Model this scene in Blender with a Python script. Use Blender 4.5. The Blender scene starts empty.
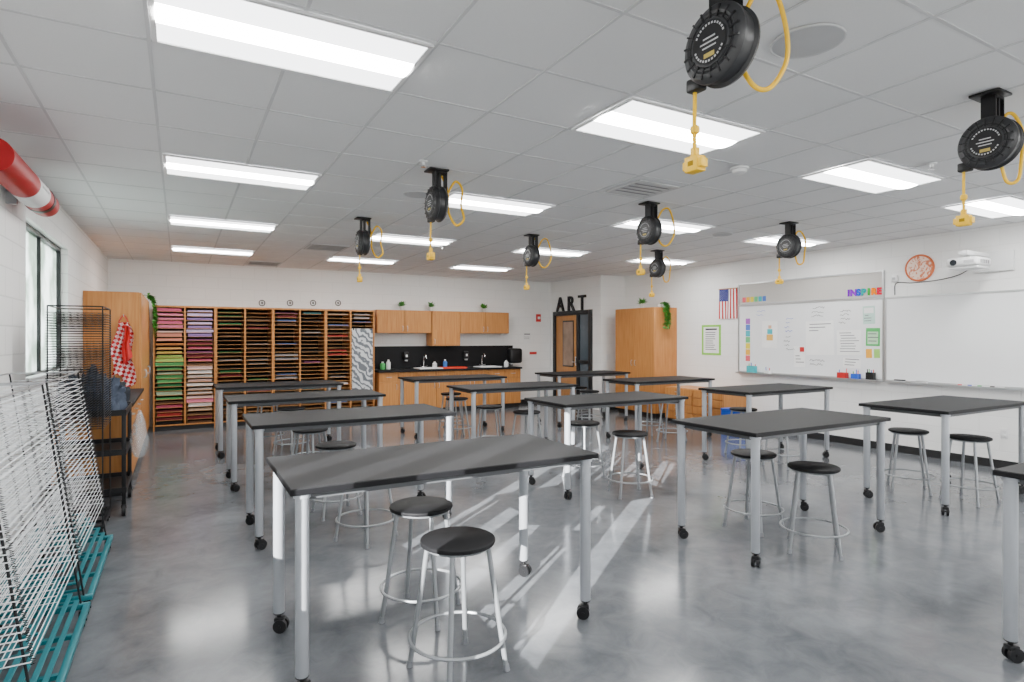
import bpy, bmesh, math, random
from mathutils import Vector, Matrix, noise
random.seed(7)
R = math.radians
COL = bpy.context.scene.collection
CH = 1.54; F = 590.0; TH = R(29.4); S_, C_ = math.sin(TH), math.cos(TH)
H = 2.88
XL, XR, YB, YF = -1.05, 8.45, 11.95, -2.6
XD, YD = 7.8, 10.0            # vestibule wall with the door
def rw(px, py, X=8.43):       # point of a wall x = X
    t = (px-512)/F; d = X/(C_*t+S_); return d*(C_-S_*t), CH+(338-py)*d/F
def bw(px, py, Y=11.95):      # point of a wall y = Y
    t = (px-512)/F; d = Y/(C_-S_*t); return d*(C_*t+S_), CH+(338-py)*d/F

# ---------------------------------------------------------------- materials
def newmat(name):
    m = bpy.data.materials.new(name); m.use_nodes = True
    nt = m.node_tree; return m, nt, nt.nodes['Principled BSDF']
def mat(name, col, rough=0.5, metal=0.0, var=0.08, scale=6.0, bump=0.0, bscale=80.0, emit=0.0, spec=None, alpha=1.0):
    m, nt, b = newmat(name)
    tc = nt.nodes.new('ShaderNodeTexCoord')
    n = nt.nodes.new('ShaderNodeTexNoise'); n.inputs['Scale'].default_value = scale
    nt.links.new(tc.outputs['Object'], n.inputs['Vector'])
    mx = nt.nodes.new('ShaderNodeMix'); mx.data_type = 'RGBA'
    mx.inputs[6].default_value = (*[c*(1-var) for c in col], 1); mx.inputs[7].default_value = (*[min(1, c*(1+var)) for c in col], 1)
    nt.links.new(n.outputs['Fac'], mx.inputs[0]); nt.links.new(mx.outputs[2], b.inputs['Base Color'])
    b.inputs['Roughness'].default_value = rough; b.inputs['Metallic'].default_value = metal; b.inputs['Alpha'].default_value = alpha
    if spec is not None: b.inputs['Specular IOR Level'].default_value = spec
    if bump:
        n2 = nt.nodes.new('ShaderNodeTexNoise'); n2.inputs['Scale'].default_value = bscale
        nt.links.new(tc.outputs['Object'], n2.inputs['Vector'])
        bp = nt.nodes.new('ShaderNodeBump'); bp.inputs['Strength'].default_value = bump; bp.inputs['Distance'].default_value = 0.01
        nt.links.new(n2.outputs['Fac'], bp.inputs['Height']); nt.links.new(bp.outputs['Normal'], b.inputs['Normal'])
    if emit:
        nt.links.new(mx.outputs[2], b.inputs['Emission Color']); b.inputs['Emission Strength'].default_value = emit
    return m
def wood(name, c1, c2, rough=0.4):
    m, nt, b = newmat(name)
    tc = nt.nodes.new('ShaderNodeTexCoord'); mp = nt.nodes.new('ShaderNodeMapping')
    mp.inputs['Scale'].default_value = (14, 14, 0.9); nt.links.new(tc.outputs['Object'], mp.inputs['Vector'])
    n = nt.nodes.new('ShaderNodeTexNoise'); n.inputs['Scale'].default_value = 2.5; n.inputs['Detail'].default_value = 6
    nt.links.new(mp.outputs['Vector'], n.inputs['Vector'])
    cr = nt.nodes.new('ShaderNodeValToRGB'); cr.color_ramp.elements[0].color = (*c1, 1); cr.color_ramp.elements[1].color = (*c2, 1)
    cr.color_ramp.elements[0].position = .3; cr.color_ramp.elements[1].position = .7
    nt.links.new(n.outputs['Fac'], cr.inputs['Fac']); nt.links.new(cr.outputs['Color'], b.inputs['Base Color'])
    b.inputs['Roughness'].default_value = rough; b.inputs['Specular IOR Level'].default_value = .3
    return m
def blockwall(name, axis, col, mort=.86):
    m, nt, b = newmat(name)
    tc = nt.nodes.new('ShaderNodeTexCoord'); sp = nt.nodes.new('ShaderNodeSeparateXYZ'); cb = nt.nodes.new('ShaderNodeCombineXYZ')
    nt.links.new(tc.outputs['Object'], sp.inputs[0])
    nt.links.new(sp.outputs['Y' if axis == 'x' else 'X'], cb.inputs[0]); nt.links.new(sp.outputs['Z'], cb.inputs[1])
    br = nt.nodes.new('ShaderNodeTexBrick'); br.inputs['Scale'].default_value = 1.0
    br.inputs['Brick Width'].default_value = 0.406; br.inputs['Row Height'].default_value = 0.203; br.inputs['Mortar Size'].default_value = 0.007
    br.inputs['Mortar Smooth'].default_value = .5
    br.inputs['Color1'].default_value = (*col, 1); br.inputs['Color2'].default_value = (*[c*.985 for c in col], 1); br.inputs['Mortar'].default_value = (*[c*mort for c in col], 1)
    nt.links.new(cb.outputs[0], br.inputs['Vector']); nt.links.new(br.outputs['Color'], b.inputs['Base Color'])
    bp = nt.nodes.new('ShaderNodeBump'); bp.invert = True; bp.inputs['Strength'].default_value = .3; bp.inputs['Distance'].default_value = .01
    nt.links.new(br.outputs['Fac'], bp.inputs['Height']); nt.links.new(bp.outputs['Normal'], b.inputs['Normal'])
    b.inputs['Roughness'].default_value = .55
    return m
def concrete():
    m, nt, b = newmat('polished_concrete')
    tc = nt.nodes.new('ShaderNodeTexCoord')
    def nz(s, d, dist=0.0, r=.5):
        n = nt.nodes.new('ShaderNodeTexNoise'); n.inputs['Scale'].default_value = s; n.inputs['Detail'].default_value = d; n.inputs['Roughness'].default_value = r
        n.inputs['Distortion'].default_value = dist; nt.links.new(tc.outputs['Object'], n.inputs['Vector']); return n
    a = nz(1.5, 4, .8); c = nz(6, 10, .8, .68); f = nz(70, 3)
    m1 = nt.nodes.new('ShaderNodeMath'); m1.operation = 'MULTIPLY_ADD'; nt.links.new(c.outputs['Fac'], m1.inputs[0]); m1.inputs[1].default_value = .9
    nt.links.new(a.outputs['Fac'], m1.inputs[2])
    cr = nt.nodes.new('ShaderNodeValToRGB'); e = cr.color_ramp.elements
    e[0].position = .48; e[0].color = (.084, .091, .101, 1); e[1].position = 1.0; e[1].color = (.185, .195, .210, 1)
    mr = nt.nodes.new('ShaderNodeMath'); mr.operation = 'MULTIPLY'; mr.inputs[1].default_value = .83
    nt.links.new(m1.outputs[0], mr.inputs[0]); nt.links.new(mr.outputs[0], cr.inputs['Fac'])
    mx = nt.nodes.new('ShaderNodeMix'); mx.data_type = 'RGBA'; mx.blend_type = 'MULTIPLY'; mx.inputs[0].default_value = .12
    nt.links.new(cr.outputs['Color'], mx.inputs[6]); nt.links.new(f.outputs['Color'], mx.inputs[7])
    nt.links.new(mx.outputs[2], b.inputs['Base Color'])
    rr = nt.nodes.new('ShaderNodeMapRange'); rr.inputs['To Min'].default_value = .13; rr.inputs['To Max'].default_value = .19
    nt.links.new(a.outputs['Fac'], rr.inputs['Value']); nt.links.new(rr.outputs[0], b.inputs['Roughness']); b.inputs['Specular IOR Level'].default_value = .34
    return m
def glassmat(name, tint=(1, 1, 1), fac=.08, frost=0.0):
    m = bpy.data.materials.new(name); m.use_nodes = True; nt = m.node_tree
    nt.nodes.remove(nt.nodes['Principled BSDF']); out = nt.nodes['Material Output']
    t = nt.nodes.new('ShaderNodeBsdfTransparent'); t.inputs[0].default_value = (*tint, 1)
    g = nt.nodes.new('ShaderNodeBsdfGlossy'); g.inputs['Roughness'].default_value = .02
    mx = nt.nodes.new('ShaderNodeMixShader'); mx.inputs[0].default_value = fac
    base = t.outputs[0]
    if frost:
        tl_ = nt.nodes.new('ShaderNodeBsdfTranslucent')
        tc = nt.nodes.new('ShaderNodeTexCoord'); n = nt.nodes.new('ShaderNodeTexNoise'); n.inputs['Scale'].default_value = 3; n.inputs['Detail'].default_value = 5
        cr = nt.nodes.new('ShaderNodeValToRGB'); cr.color_ramp.elements[0].position = .38; cr.color_ramp.elements[0].color = (.26, .31, .27, 1); cr.color_ramp.elements[1].position = .6; cr.color_ramp.elements[1].color = (.58, .61, .60, 1)
        nt.links.new(tc.outputs['Object'], n.inputs[0]); nt.links.new(n.outputs['Fac'], cr.inputs[0]); nt.links.new(cr.outputs[0], tl_.inputs[0])
        m2 = nt.nodes.new('ShaderNodeMixShader'); m2.inputs[0].default_value = frost
        nt.links.new(t.outputs[0], m2.inputs[1]); nt.links.new(tl_.outputs[0], m2.inputs[2]); base = m2.outputs[0]
    nt.links.new(base, mx.inputs[1]); nt.links.new(g.outputs[0], mx.inputs[2]); nt.links.new(mx.outputs[0], out.inputs[0])
    return m
def checker(name, c1, c2, s):
    m, nt, b = newmat(name)
    tc = nt.nodes.new('ShaderNodeTexCoord'); ck = nt.nodes.new('ShaderNodeTexChecker'); ck.inputs['Scale'].default_value = s
    ck.inputs['Color1'].default_value = (*c1, 1); ck.inputs['Color2'].default_value = (*c2, 1)
    mp = nt.nodes.new('ShaderNodeMapping'); mp.inputs['Scale'].default_value = (1, 0, 1); mp.inputs['Rotation'].default_value = (0, .5, 0); nt.links.new(tc.outputs['Object'], mp.inputs[0])
    nt.links.new(mp.outputs[0], ck.inputs[0]); nt.links.new(ck.outputs[0], b.inputs['Base Color']); b.inputs['Roughness'].default_value = .9
    return m
def wavy(name):
    m, nt, b = newmat(name)
    tc = nt.nodes.new('ShaderNodeTexCoord'); w = nt.nodes.new('ShaderNodeTexWave'); w.inputs['Scale'].default_value = 4.2
    w.inputs['Distortion'].default_value = 9; w.inputs['Detail'].default_value = 2; w.inputs['Detail Scale'].default_value = 1.3; w.bands_direction = 'DIAGONAL'
    cr = nt.nodes.new('ShaderNodeValToRGB')
    cr.color_ramp.elements[0].position = .32; cr.color_ramp.elements[0].color = (.13, .14, .16, 1); cr.color_ramp.elements[1].position = .58; cr.color_ramp.elements[1].color = (.58, .60, .62, 1)
    nt.links.new(tc.outputs['Object'], w.inputs[0]); nt.links.new(w.outputs['Fac'], cr.inputs[0]); nt.links.new(cr.outputs[0], b.inputs['Base Color']); b.inputs['Roughness'].default_value = .8
    return m
def mottled(name, c1, c2, s):
    m, nt, b = newmat(name)
    tc = nt.nodes.new('ShaderNodeTexCoord'); n = nt.nodes.new('ShaderNodeTexNoise'); n.inputs['Scale'].default_value = s; n.inputs['Detail'].default_value = 2; n.inputs['Distortion'].default_value = 1.5
    cr = nt.nodes.new('ShaderNodeValToRGB'); cr.color_ramp.elements[0].position = .42; cr.color_ramp.elements[0].color = (*c1, 1); cr.color_ramp.elements[1].position = .50; cr.color_ramp.elements[1].color = (*c2, 1)
    nt.links.new(tc.outputs['Object'], n.inputs[0]); nt.links.new(n.outputs['Fac'], cr.inputs[0]); nt.links.new(cr.outputs[0], b.inputs['Base Color']); b.inputs['Roughness'].default_value = .5
    return m

M = dict(
 ceil=mat('ceiling_tile', (.83, .83, .835), .95, var=.02, scale=90, bump=.12, bscale=220, spec=.05),
 grid=mat('ceiling_grid', (.66, .66, .67), .7, spec=.1),
 wallx=blockwall('painted_block_side', 'x', (.89, .88, .86), .82), wally=blockwall('painted_block_back', 'y', (.89, .88, .86), .93),
 wallr=blockwall('painted_block_right', 'x', (.89, .885, .87), .94),
 floor=concrete(),
 base=mat('black_rubber_base', (.015, .015, .016), .5),
 wood=wood('maple_wood', (.44, .175, .046), (.56, .255, .08)), wood2=wood('oak_edge', (.45, .205, .07), (.55, .275, .10)),
 doorwood=wood('door_wood', (.46, .205, .068), (.56, .275, .098)),
 top=mat('table_top_laminate', (.014, .0143, .0155), .55, var=.1, scale=30, spec=.12),
 edge=mat('table_edge', (.007, .007, .008), .5, spec=.2),
 leg=mat('silver_paint', (.44, .46, .49), .34, .3), rail=mat('grey_rail', (.10, .105, .11), .45, .3),
 chrome=mat('chrome', (.75, .75, .76), .15, 1.0), steel=mat('steel', (.5, .51, .53), .3, .8), foot=mat('grey_foot', (.26, .27, .29), .4, .2),
 black=mat('black_plastic', (.010, .010, .011), .38, spec=.35), blackm=mat('black_metal', (.012, .012, .013), .42, .1, spec=.3), seat=mat('stool_seat', (.011, .011, .012), .55, var=.2, scale=20, spec=.15),
 reel=mat('reel_housing', (.024, .0245, .027), .38),
 stoolleg=mat('stool_steel', (.32, .335, .35), .36, .5),
 yellow=mat('yellow_cable', (.95, .56, .0), .45, var=.03), white=mat('white_plastic', (.82, .82, .82), .35), offw=mat('fixture_white', (.8, .8, .8), .4),
 teal=mat('teal_steel', (.0, .15, .18), .45, .1), wire=mat('wire_steel', (.82, .84, .86), .42, 0.0),
 red=mat('red_plastic', (.55, .02, .02), .35), deepred=mat('deep_red_vinyl', (.40, .012, .016), .45, spec=.25), blue=mat('blue_plastic', (.01, .09, .60), .4), green=mat('leaf_green', (.05, .26, .025), .5, var=.4, scale=25),
 board=mat('whiteboard_surface', (.86, .87, .88), .12, var=.01), tack=mat('tack_panel', (.52, .50, .47), .85, var=.06, scale=60), alu=mat('aluminium', (.55, .56, .57), .3, .8),
 paper=mat('white_paper', (.85, .85, .84), .8), denim=mat('denim', (.058, .072, .102), .95, var=.55, scale=12, bump=.4, bscale=200, spec=.1), darkcloth=mat('charcoal_cloth', (.03, .033, .04), .95, var=.4, scale=14, bump=.4, spec=.1),
 gingham=checker('gingham', (.52, .01, .015), (.80, .62, .62), 26), wavy=wavy('wavy_print'),
 glass=glassmat('window_glass', fac=.04), sunfrost=glassmat('sun_blocking_frost', (.8, .85, .85), fac=.05, frost=.86), dglass=mat('dark_glass', (.03, .035, .04), .06), sglass=mat('sidelight_pane', (.10, .125, .15), .06, var=.35, scale=2), frame=mat('dark_window_frame', (.016, .017, .019), .4, .2),
 lens=mat('lit_lens', (1, .99, .965), .5, var=0, emit=58.0), lens2=mat('lit_reflector', (.97, .98, 1), .5, var=0, emit=4.8),
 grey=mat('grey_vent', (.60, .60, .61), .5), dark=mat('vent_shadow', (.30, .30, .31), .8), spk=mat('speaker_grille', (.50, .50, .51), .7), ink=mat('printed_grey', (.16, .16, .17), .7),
 bag=mat('clear_plastic_bag', (.65, .68, .70), .2, alpha=.32), terracotta=mat('pot_white', (.7, .7, .68), .5),
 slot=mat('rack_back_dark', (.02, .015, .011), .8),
)
def colmat(name, c):
    k = 'c_'+name
    if k not in M: M[k] = mat(name+'_card', c, .75, var=.05, spec=.2)
    return M[k]

# ---------------------------------------------------------------- mesh builder
class MB:
    def __init__(s): s.v = []; s.f = []; s.mi = []; s.m = 0
    def add(s, vs, fs):
        o = len(s.v); s.v += [tuple(v) for v in vs]; s.f += [tuple(i+o for i in f) for f in fs]; s.mi += [s.m]*len(fs); return s
    def xf(s, start, Mx):
        for i in range(start, len(s.v)): s.v[i] = tuple(Mx @ Vector(s.v[i]))
        return s
    def box(s, x0, x1, y0, y1, z0, z1, b=0, seg=2):
        if b <= 0:
            return s.add([(x0,y0,z0),(x1,y0,z0),(x1,y1,z0),(x0,y1,z0),(x0,y0,z1),(x1,y0,z1),(x1,y1,z1),(x0,y1,z1)],
                         [(0,3,2,1),(4,5,6,7),(0,1,5,4),(1,2,6,5),(2,3,7,6),(3,0,4,7)])
        bm = bmesh.new(); bmesh.ops.create_cube(bm, size=1)
        for v in bm.verts: v.co = Vector(((x0+x1)/2+v.co.x*(x1-x0), (y0+y1)/2+v.co.y*(y1-y0), (z0+z1)/2+v.co.z*(z1-z0)))
        bmesh.ops.bevel(bm, geom=bm.edges[:], offset=b, segments=seg, affect='EDGES', profile=.5)
        bm.verts.index_update(); s.add([v.co[:] for v in bm.verts], [[v.index for v in f.verts] for f in bm.faces]); bm.free(); return s
    def cyl(s, p0, p1, r0, r1=None, n=14, cap=True):
        r1 = r0 if r1 is None else r1; p0 = Vector(p0); p1 = Vector(p1); a = (p1-p0).normalized()
        u = a.orthogonal().normalized(); w = a.cross(u)
        vs = [p0+(u*math.cos(2*math.pi*i/n)+w*math.sin(2*math.pi*i/n))*r0 for i in range(n)]+[p1+(u*math.cos(2*math.pi*i/n)+w*math.sin(2*math.pi*i/n))*r1 for i in range(n)]
        fs = [(i, (i+1)%n, n+(i+1)%n, n+i) for i in range(n)]
        if cap: fs += [tuple(range(n-1, -1, -1)), tuple(range(n, 2*n))]
        return s.add(vs, fs)
    def tube(s, pts, r, n=8, closed=False):
        P = [Vector(p) for p in pts]; N = len(P); vs = []; u = None
        for i in range(N):
            a = (P[(i+1)%N]-P[i-1]) if closed else (P[min(i+1, N-1)]-P[max(i-1, 0)])
            a = a.normalized()
            u = a.orthogonal().normalized() if u is None else (u-a*u.dot(a)).normalized()
            w = a.cross(u); vs += [P[i]+(u*math.cos(2*math.pi*k/n)+w*math.sin(2*math.pi*k/n))*r for k in range(n)]
        fs = []
        for i in range(N if closed else N-1):
            j = (i+1)%N; fs += [(i*n+k, i*n+(k+1)%n, j*n+(k+1)%n, j*n+k) for k in range(n)]
        if not closed: fs += [tuple(range(n-1, -1, -1)), tuple((N-1)*n+k for k in range(n))]
        return s.add(vs, fs)
    def lathe(s, prof, n=24, c=(0, 0, 0), Mx=None):
        st = len(s.v); vs = []; fs = []; m = len(prof)
        for r, z in prof: vs += [(c[0]+r*math.cos(2*math.pi*i/n), c[1]+r*math.sin(2*math.pi*i/n), c[2]+z) for i in range(n)]
        for k in range(m-1): fs += [(k*n+i, k*n+(i+1)%n, (k+1)*n+(i+1)%n, (k+1)*n+i) for i in range(n)]
        if prof[0][0] > 1e-6: fs.append(tuple(range(n-1, -1, -1)))
        if prof[-1][0] > 1e-6: fs.append(tuple((m-1)*n+i for i in range(n)))
        s.add(vs, fs)
        if Mx is not None: s.xf(st, Mx)
        return s
    def torus(s, c, rad, r, n=32, k=8, axis='z'):
        pts = []
        for i in range(n):
            a = 2*math.pi*i/n; x, y = rad*math.cos(a), rad*math.sin(a)
            pts.append((c[0]+x, c[1]+y, c[2]) if axis == 'z' else ((c[0], c[1]+x, c[2]+y) if axis == 'x' else (c[0]+x, c[1], c[2]+y)))
        return s.tube(pts, r, k, True)
    def grid(s, nx, ny, fn):
        vs = [fn(i/nx, j/ny) for j in range(ny+1) for i in range(nx+1)]
        return s.add(vs, [(j*(nx+1)+i, j*(nx+1)+i+1, (j+1)*(nx+1)+i+1, (j+1)*(nx+1)+i) for j in range(ny) for i in range(nx)])
    def leaf(s, p, d, L, W):
        p = Vector(p); d = Vector(d).normalized(); sd = d.cross(Vector((0, 0, 1)))
        sd = Vector((1, 0, 0)) if sd.length < .05 else sd.normalized(); up = sd.cross(d)
        q = p+d*L*.45
        return s.add([p, q+sd*W*.5+up*W*.15, p+d*L, q-sd*W*.5+up*W*.15, q], [(0, 1, 4), (1, 2, 4), (2, 3, 4), (3, 0, 4)])
    def build(s, name, mats, parent=None, loc=None, ang=38, rotz=0):
        me = bpy.data.meshes.new(name); me.from_pydata(s.v, [], s.f)
        for m in (mats if isinstance(mats, (list, tuple)) else [mats]): me.materials.append(m)
        for p, i in zip(me.polygons, s.mi): p.material_index = i; p.use_smooth = True
        bm = bmesh.new(); bm.from_mesh(me); bmesh.ops.recalc_face_normals(bm, faces=bm.faces[:]); bm.to_mesh(me); bm.free()
        me.set_sharp_from_angle(angle=R(ang))
        o = bpy.data.objects.new(name, me); COL.objects.link(o)
        if parent is not None: o.parent = parent
        if loc is not None: o.location = loc
        if rotz: o.rotation_euler.z = rotz
        return o
def spline(pts, k=8):
    P = [Vector(p) for p in pts]; P = [P[0]*2-P[1]]+P+[P[-1]*2-P[-2]]; out = []
    for i in range(1, len(P)-2):
        for j in range(k):
            t = j/k; a, b, c, d = P[i-1:i+3]
            out.append(.5*((2*b)+(c-a)*t+(2*a-5*b+4*c-d)*t*t+(3*b-a-3*c+d)*t**3))
    out.append(P[-2]); return out
def tag(o, label, cat, group=None):
    o['label'] = label; o['category'] = cat
    if group: o['group'] = group
    return o
def thing(name, label, cat, loc=(0, 0, 0), rotz=0, group=None):
    o = bpy.data.objects.new(name, None); COL.objects.link(o); o.empty_display_size = .1
    o.location = loc; o.rotation_euler = (0, 0, rotz); return tag(o, label, cat, group)
def struct(o): o['kind'] = 'structure'; return o
def linkcopy(o, parent):
    c = o.copy(); COL.objects.link(c); c.parent = parent; return c
def dup(root, loc, label=None, rotz=None, group=None):
    def rec(o, par):
        c = o.copy(); COL.objects.link(c)
        if par is not None: c.parent = par
        for ch in list(o.children): rec(ch, c)
        return c
    c = rec(root, None); c.location = loc
    if rotz is not None: c.rotation_euler.z = rotz
    if label: c['label'] = label
    if group: c['group'] = group
    return c
def textmesh(txt, size, ext, name, m, parent=None, bold=.0):
    cu = bpy.data.curves.new('t', 'FONT'); cu.body = txt; cu.size = size; cu.extrude = ext; cu.offset = bold; cu.align_x = 'CENTER'
    o = bpy.data.objects.new('t', cu); COL.objects.link(o); bpy.context.view_layer.update()
    me = bpy.data.meshes.new_from_object(o.evaluated_get(bpy.context.evaluated_depsgraph_get()))
    bpy.data.objects.remove(o); me.materials.clear(); me.materials.append(m)
    n = bpy.data.objects.new(name, me); COL.objects.link(n); n.parent = parent; return n
ORD = ['top', 'second', 'third', 'fourth', 'fifth', 'sixth', 'seventh', 'eighth', 'ninth', 'tenth', 'eleventh', 'twelfth', 'thirteenth', 'fourteenth', 'fifteenth', 'sixteenth', 'seventeenth', 'eighteenth', 'nineteenth', 'twentieth', 'twenty-first', 'twenty-second', 'twenty-third', 'twenty-fourth', 'twenty-fifth', 'twenty-sixth', 'twenty-seventh', 'bottom']

# ---------------------------------------------------------------- room shell
struct(MB().box(XL-.2, XR+.2, YF-.2, YB+.2, -.1, 0).build('floor', M['floor']))
cl = struct(MB().box(XL-.2, XR+.2, YF-.2, YB+.2, H, H+.1).build('ceiling', M['ceil']))
GX, GY = 1.1425, .61; X0, Y0 = -.12, 2.50
g = MB(); k = -2
while X0+k*GX/2 < XR:
    x = X0+k*GX/2
    if x > XL: g.box(x-.008, x+.008, YF, YB, H-.004, H)
    k += 1
k = -9
while Y0+k*GY < YB:
    y = Y0+k*GY
    if y > YF: g.box(XL, XR, y-.008, y+.008, H-.0035, H)
    k += 1
g.build('grid', M['grid'], cl)
W1 = (5.9, 7.9, 1.2, 2.5); W2 = (.25, 2.30, .95, 2.6)
w = MB(); ys = [YF-.2, W2[0], W2[1], W1[0], W1[1], YB+.2]
for a in (0, 2, 4): w.box(XL-.2, XL, ys[a], ys[a+1], 0, H)
for q in (W1, W2): w.box(XL-.2, XL, q[0], q[1], 0, q[2]); w.box(XL-.2, XL, q[0], q[1], q[3], H)
struct(w.build('wall_left', M['wallx']))
struct(MB().box(XL, XR+.2, YB, YB+.2, 0, H).build('wall_back', M['wally']))
struct(MB().box(XR, XR+.2, YF, YD, 0, H).build('wall_right', M['wallr']))
FILLW = [(-.5, 2.2), (2.6, 5.3), (5.7, 8.2)]; FILLZ = (.7, 2.1)  # unseen openings behind the camera, added to let in soft fill light
w = MB(); w.box(XL, XR+.2, YF-.2, YF, 0, FILLZ[0]).box(XL, XR+.2, YF-.2, YF, FILLZ[1], H)
xs = [XL, FILLW[0][0], FILLW[0][1], FILLW[1][0], FILLW[1][1], FILLW[2][0], FILLW[2][1], XR+.2]
for a in (0, 2, 4, 6): w.box(xs[a], xs[a+1], YF-.2, YF, FILLZ[0], FILLZ[1])
struct(w.build('wall_front', M['wally']))
struct(MB().box(XD, XR+.2, YD, YB, 0, H).build('wall_entrance', M['wallr']))
def window(i, loc, wd, ht, rz=0, gm='glass', bars=1, bw_=.014, t=.05):
    r = struct(bpy.data.objects.new('window_%d' % i, None)); COL.objects.link(r); r.location = loc; r.rotation_euler.z = rz
    f = MB()
    f.box(-.04, .04, 0, wd, 0, t).box(-.04, .04, 0, wd, ht-t, ht).box(-.04, .04, 0, t, t, ht-t).box(-.04, .04, wd-t, wd, t, ht-t)
    for k in range(1, bars+1): yy = wd*k/(bars+1); f.box(-.03, .03, yy-bw_, yy+bw_, t, ht-t)
    f.build('window_frame', M['frame'], r)
    MB().box(-.004, .004, t, wd-t, t, ht-t).build('pane', M[gm], r)
    MB().box(.05, .13, -.0, wd, .0, .02, .004).build('window_sill', M['offw'], r)
window(1, (XL-.1, W1[0], W1[2]), W1[1]-W1[0], W1[3]-W1[2], gm='sunfrost', bars=1, bw_=.018, t=.035)  # frosting added to keep direct sun from passing this pane
window(2, (XL-.1, W2[0], W2[2]), W2[1]-W2[0], W2[3]-W2[2], bars=4, bw_=.09)  # wide bars shaped to split the sun into floor streaks
for i, q in enumerate(FILLW): window(i+3, (q[1], YF-.1, FILLZ[0]), q[1]-q[0], FILLZ[1]-FILLZ[0], R(90))  # added fill-light windows, never in view
def bb(name, x0, x1, y0, y1): struct(MB().box(x0, x1, y0, y1, 0, .1, .003, 1).build(name, M['base']))
bb('baseboard_right', XR-.01, XR, YF, 6.78); bb('baseboard_right', XR-.01, XR, 8.18, 8.42); bb('baseboard_right', XR-.01, XR, 9.6, YD-.01)
bb('baseboard_entrance', XD, XR, YD-.01, YD); bb('baseboard_entrance', XD-.01, XD, 11.78, YB); bb('baseboard_back', 6.64, XD-.01, YB-.01, YB)
bb('baseboard_left', XL, XL+.01, YF, 6.85)
# entrance door with sidelight
dr = struct(bpy.data.objects.new('door_1', None)); COL.objects.link(dr); dr.location = (XD, 10.28, 0)
f = MB(); f.box(-.06, 0, 0, .09, 0, 2.16, .004).box(-.06, 0, 1.38, 1.48, 0, 2.16, .004).box(-.06, 0, .09, 1.38, 2.06, 2.16, .004).box(-.06, 0, .44, .53, 0, 2.06, .004).box(-.06, 0, .09, .44, 0, .14, .004).box(-.06, 0, .09, .44, .98, 1.05, .004)
f.build('door_frame', M['frame'], dr)
lf = MB().box(-.03, -.002, .535, 1.375, .01, 2.055, .002).build('door_leaf', M['doorwood'], dr)
vf = MB().box(-.036, -.03, .66, 1.10, .88, 1.94, .002).build('vision_frame', M['frame'], lf)
MB().box(-.038, -.036, .69, 1.07, .91, 1.91).build('vision_glass', mat('painted_corridor_light', (.36, .24, .17), .08, var=.5, scale=3), vf)  # corridor light painted into the opaque pane's colour
h = MB(); h.box(-.036, -.03, .555, .605, .92, 1.12, .003); h.cyl((-.036, .58, 1.0), (-.07, .58, 1.0), .011).cyl((-.07, .58, 1.0), (-.07, .67, 1.0), .009); h.build('door_handle', M['chrome'], lf)
MB().box(-.02, -.008, .09, .44, .14, .98).build('sidelight_glass', M['sglass'], dr)
MB().box(-.02, -.008, .09, .44, 1.05, 2.06).build('sidelight_glass', M['sglass'], dr)

# ---------------------------------------------------------------- ceiling lights
LR = ['unseen row added above the camera for light', 'second light row from the camera', 'third light row from the camera', 'fourth light row', 'rearmost light row']  # first row is out of view, added to light the near floor
LC = ['leftmost', 'second from left', 'third from left', 'rightmost']
def make_light(loc, label):
    t = thing('ceiling_light', label, 'ceiling light', loc, 0, 'recessed light panels in the ceiling')
    w, d = GX-.024, GY-.024
    f = MB(); f.box(-w/2, w/2, -d/2, -d/2+.022, -.012, 0, .002, 1).box(-w/2, w/2, d/2-.022, d/2, -.012, 0, .002, 1).box(-w/2, -w/2+.022, -d/2+.022, d/2-.022, -.012, 0, .002, 1).box(w/2-.022, w/2, -d/2+.022, d/2-.022, -.012, 0, .002, 1)
    f.build('frame', M['offw'], t)
    for s in (-1, 1):
        r = MB(); x0, x1 = -w/2+.022, w/2-.022
        r.grid(1, 6, lambda u, v: (x0+(x1-x0)*u, s*(.085+(d/2-.022-.085)*v), -.004-.006*(1-v)**1.5)); r.build('reflector', M['lens2'], t)
    c = MB(); c.grid(1, 10, lambda u, v: (x0+(x1-x0)*u, -.085+.17*v, -.010-.012*math.sin(math.pi*v))); c.build('lens', M['lens'], t)
    return t
L0 = None
for r_ in range(5):
    for c_ in range(4):
        if r_ == 4 and c_ == 3: continue
        loc = (X0+GX*2*c_+GX/2, Y0+GY*4*(r_-1)+GY/2, H-.0055)
        lb = 'white recessed light panel, %s, %s' % (LC[c_], LR[r_])
        if L0 is None: L0 = make_light(loc, lb)
        else: dup(L0, loc, lb)

# vents, speakers, detectors
def vent(x, y, w, d, label):
    t = thing('ceiling_vent', label, 'vent', (x, y, H-.0055))
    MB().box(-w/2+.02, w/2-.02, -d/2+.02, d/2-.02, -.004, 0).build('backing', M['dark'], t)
    f = MB(); f.box(-w/2, w/2, -d/2, -d/2+.03, -.012, 0, .003, 1).box(-w/2, w/2, d/2-.03, d/2, -.012, 0, .003, 1).box(-w/2, -w/2+.03, -d/2+.03, d/2-.03, -.012, 0).box(w/2-.03, w/2, -d/2+.03, d/2-.03, -.012, 0)
    f.build('frame', M['grey'], t)
    n = 5; sp = (d-.12)/(n-1)
    for k in range(n):
        y0 = -d/2+.06+k*sp; s = MB(); s.box(-w/2+.03, w/2-.03, -sp*.34, sp*.34, -.002, .002); s.xf(0, Matrix.Translation((0, y0, -.008)) @ Matrix.Rotation(.1, 4, 'X')); s.build('louver', M['grey'], t)
vent(X0+GX*3+.29, Y0+GY*2+.305, .46, .46, 'square grey air vent beside the large middle light panel')
vent(X0+GX*1.5+.29, Y0+GY*10+.305, .55, .58, 'small air vent far back between left and middle lights')
vent(X0+GX*1+.29, Y0+GY*14+.305, .55, .58, 'air vent over the paper storage racks')
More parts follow.
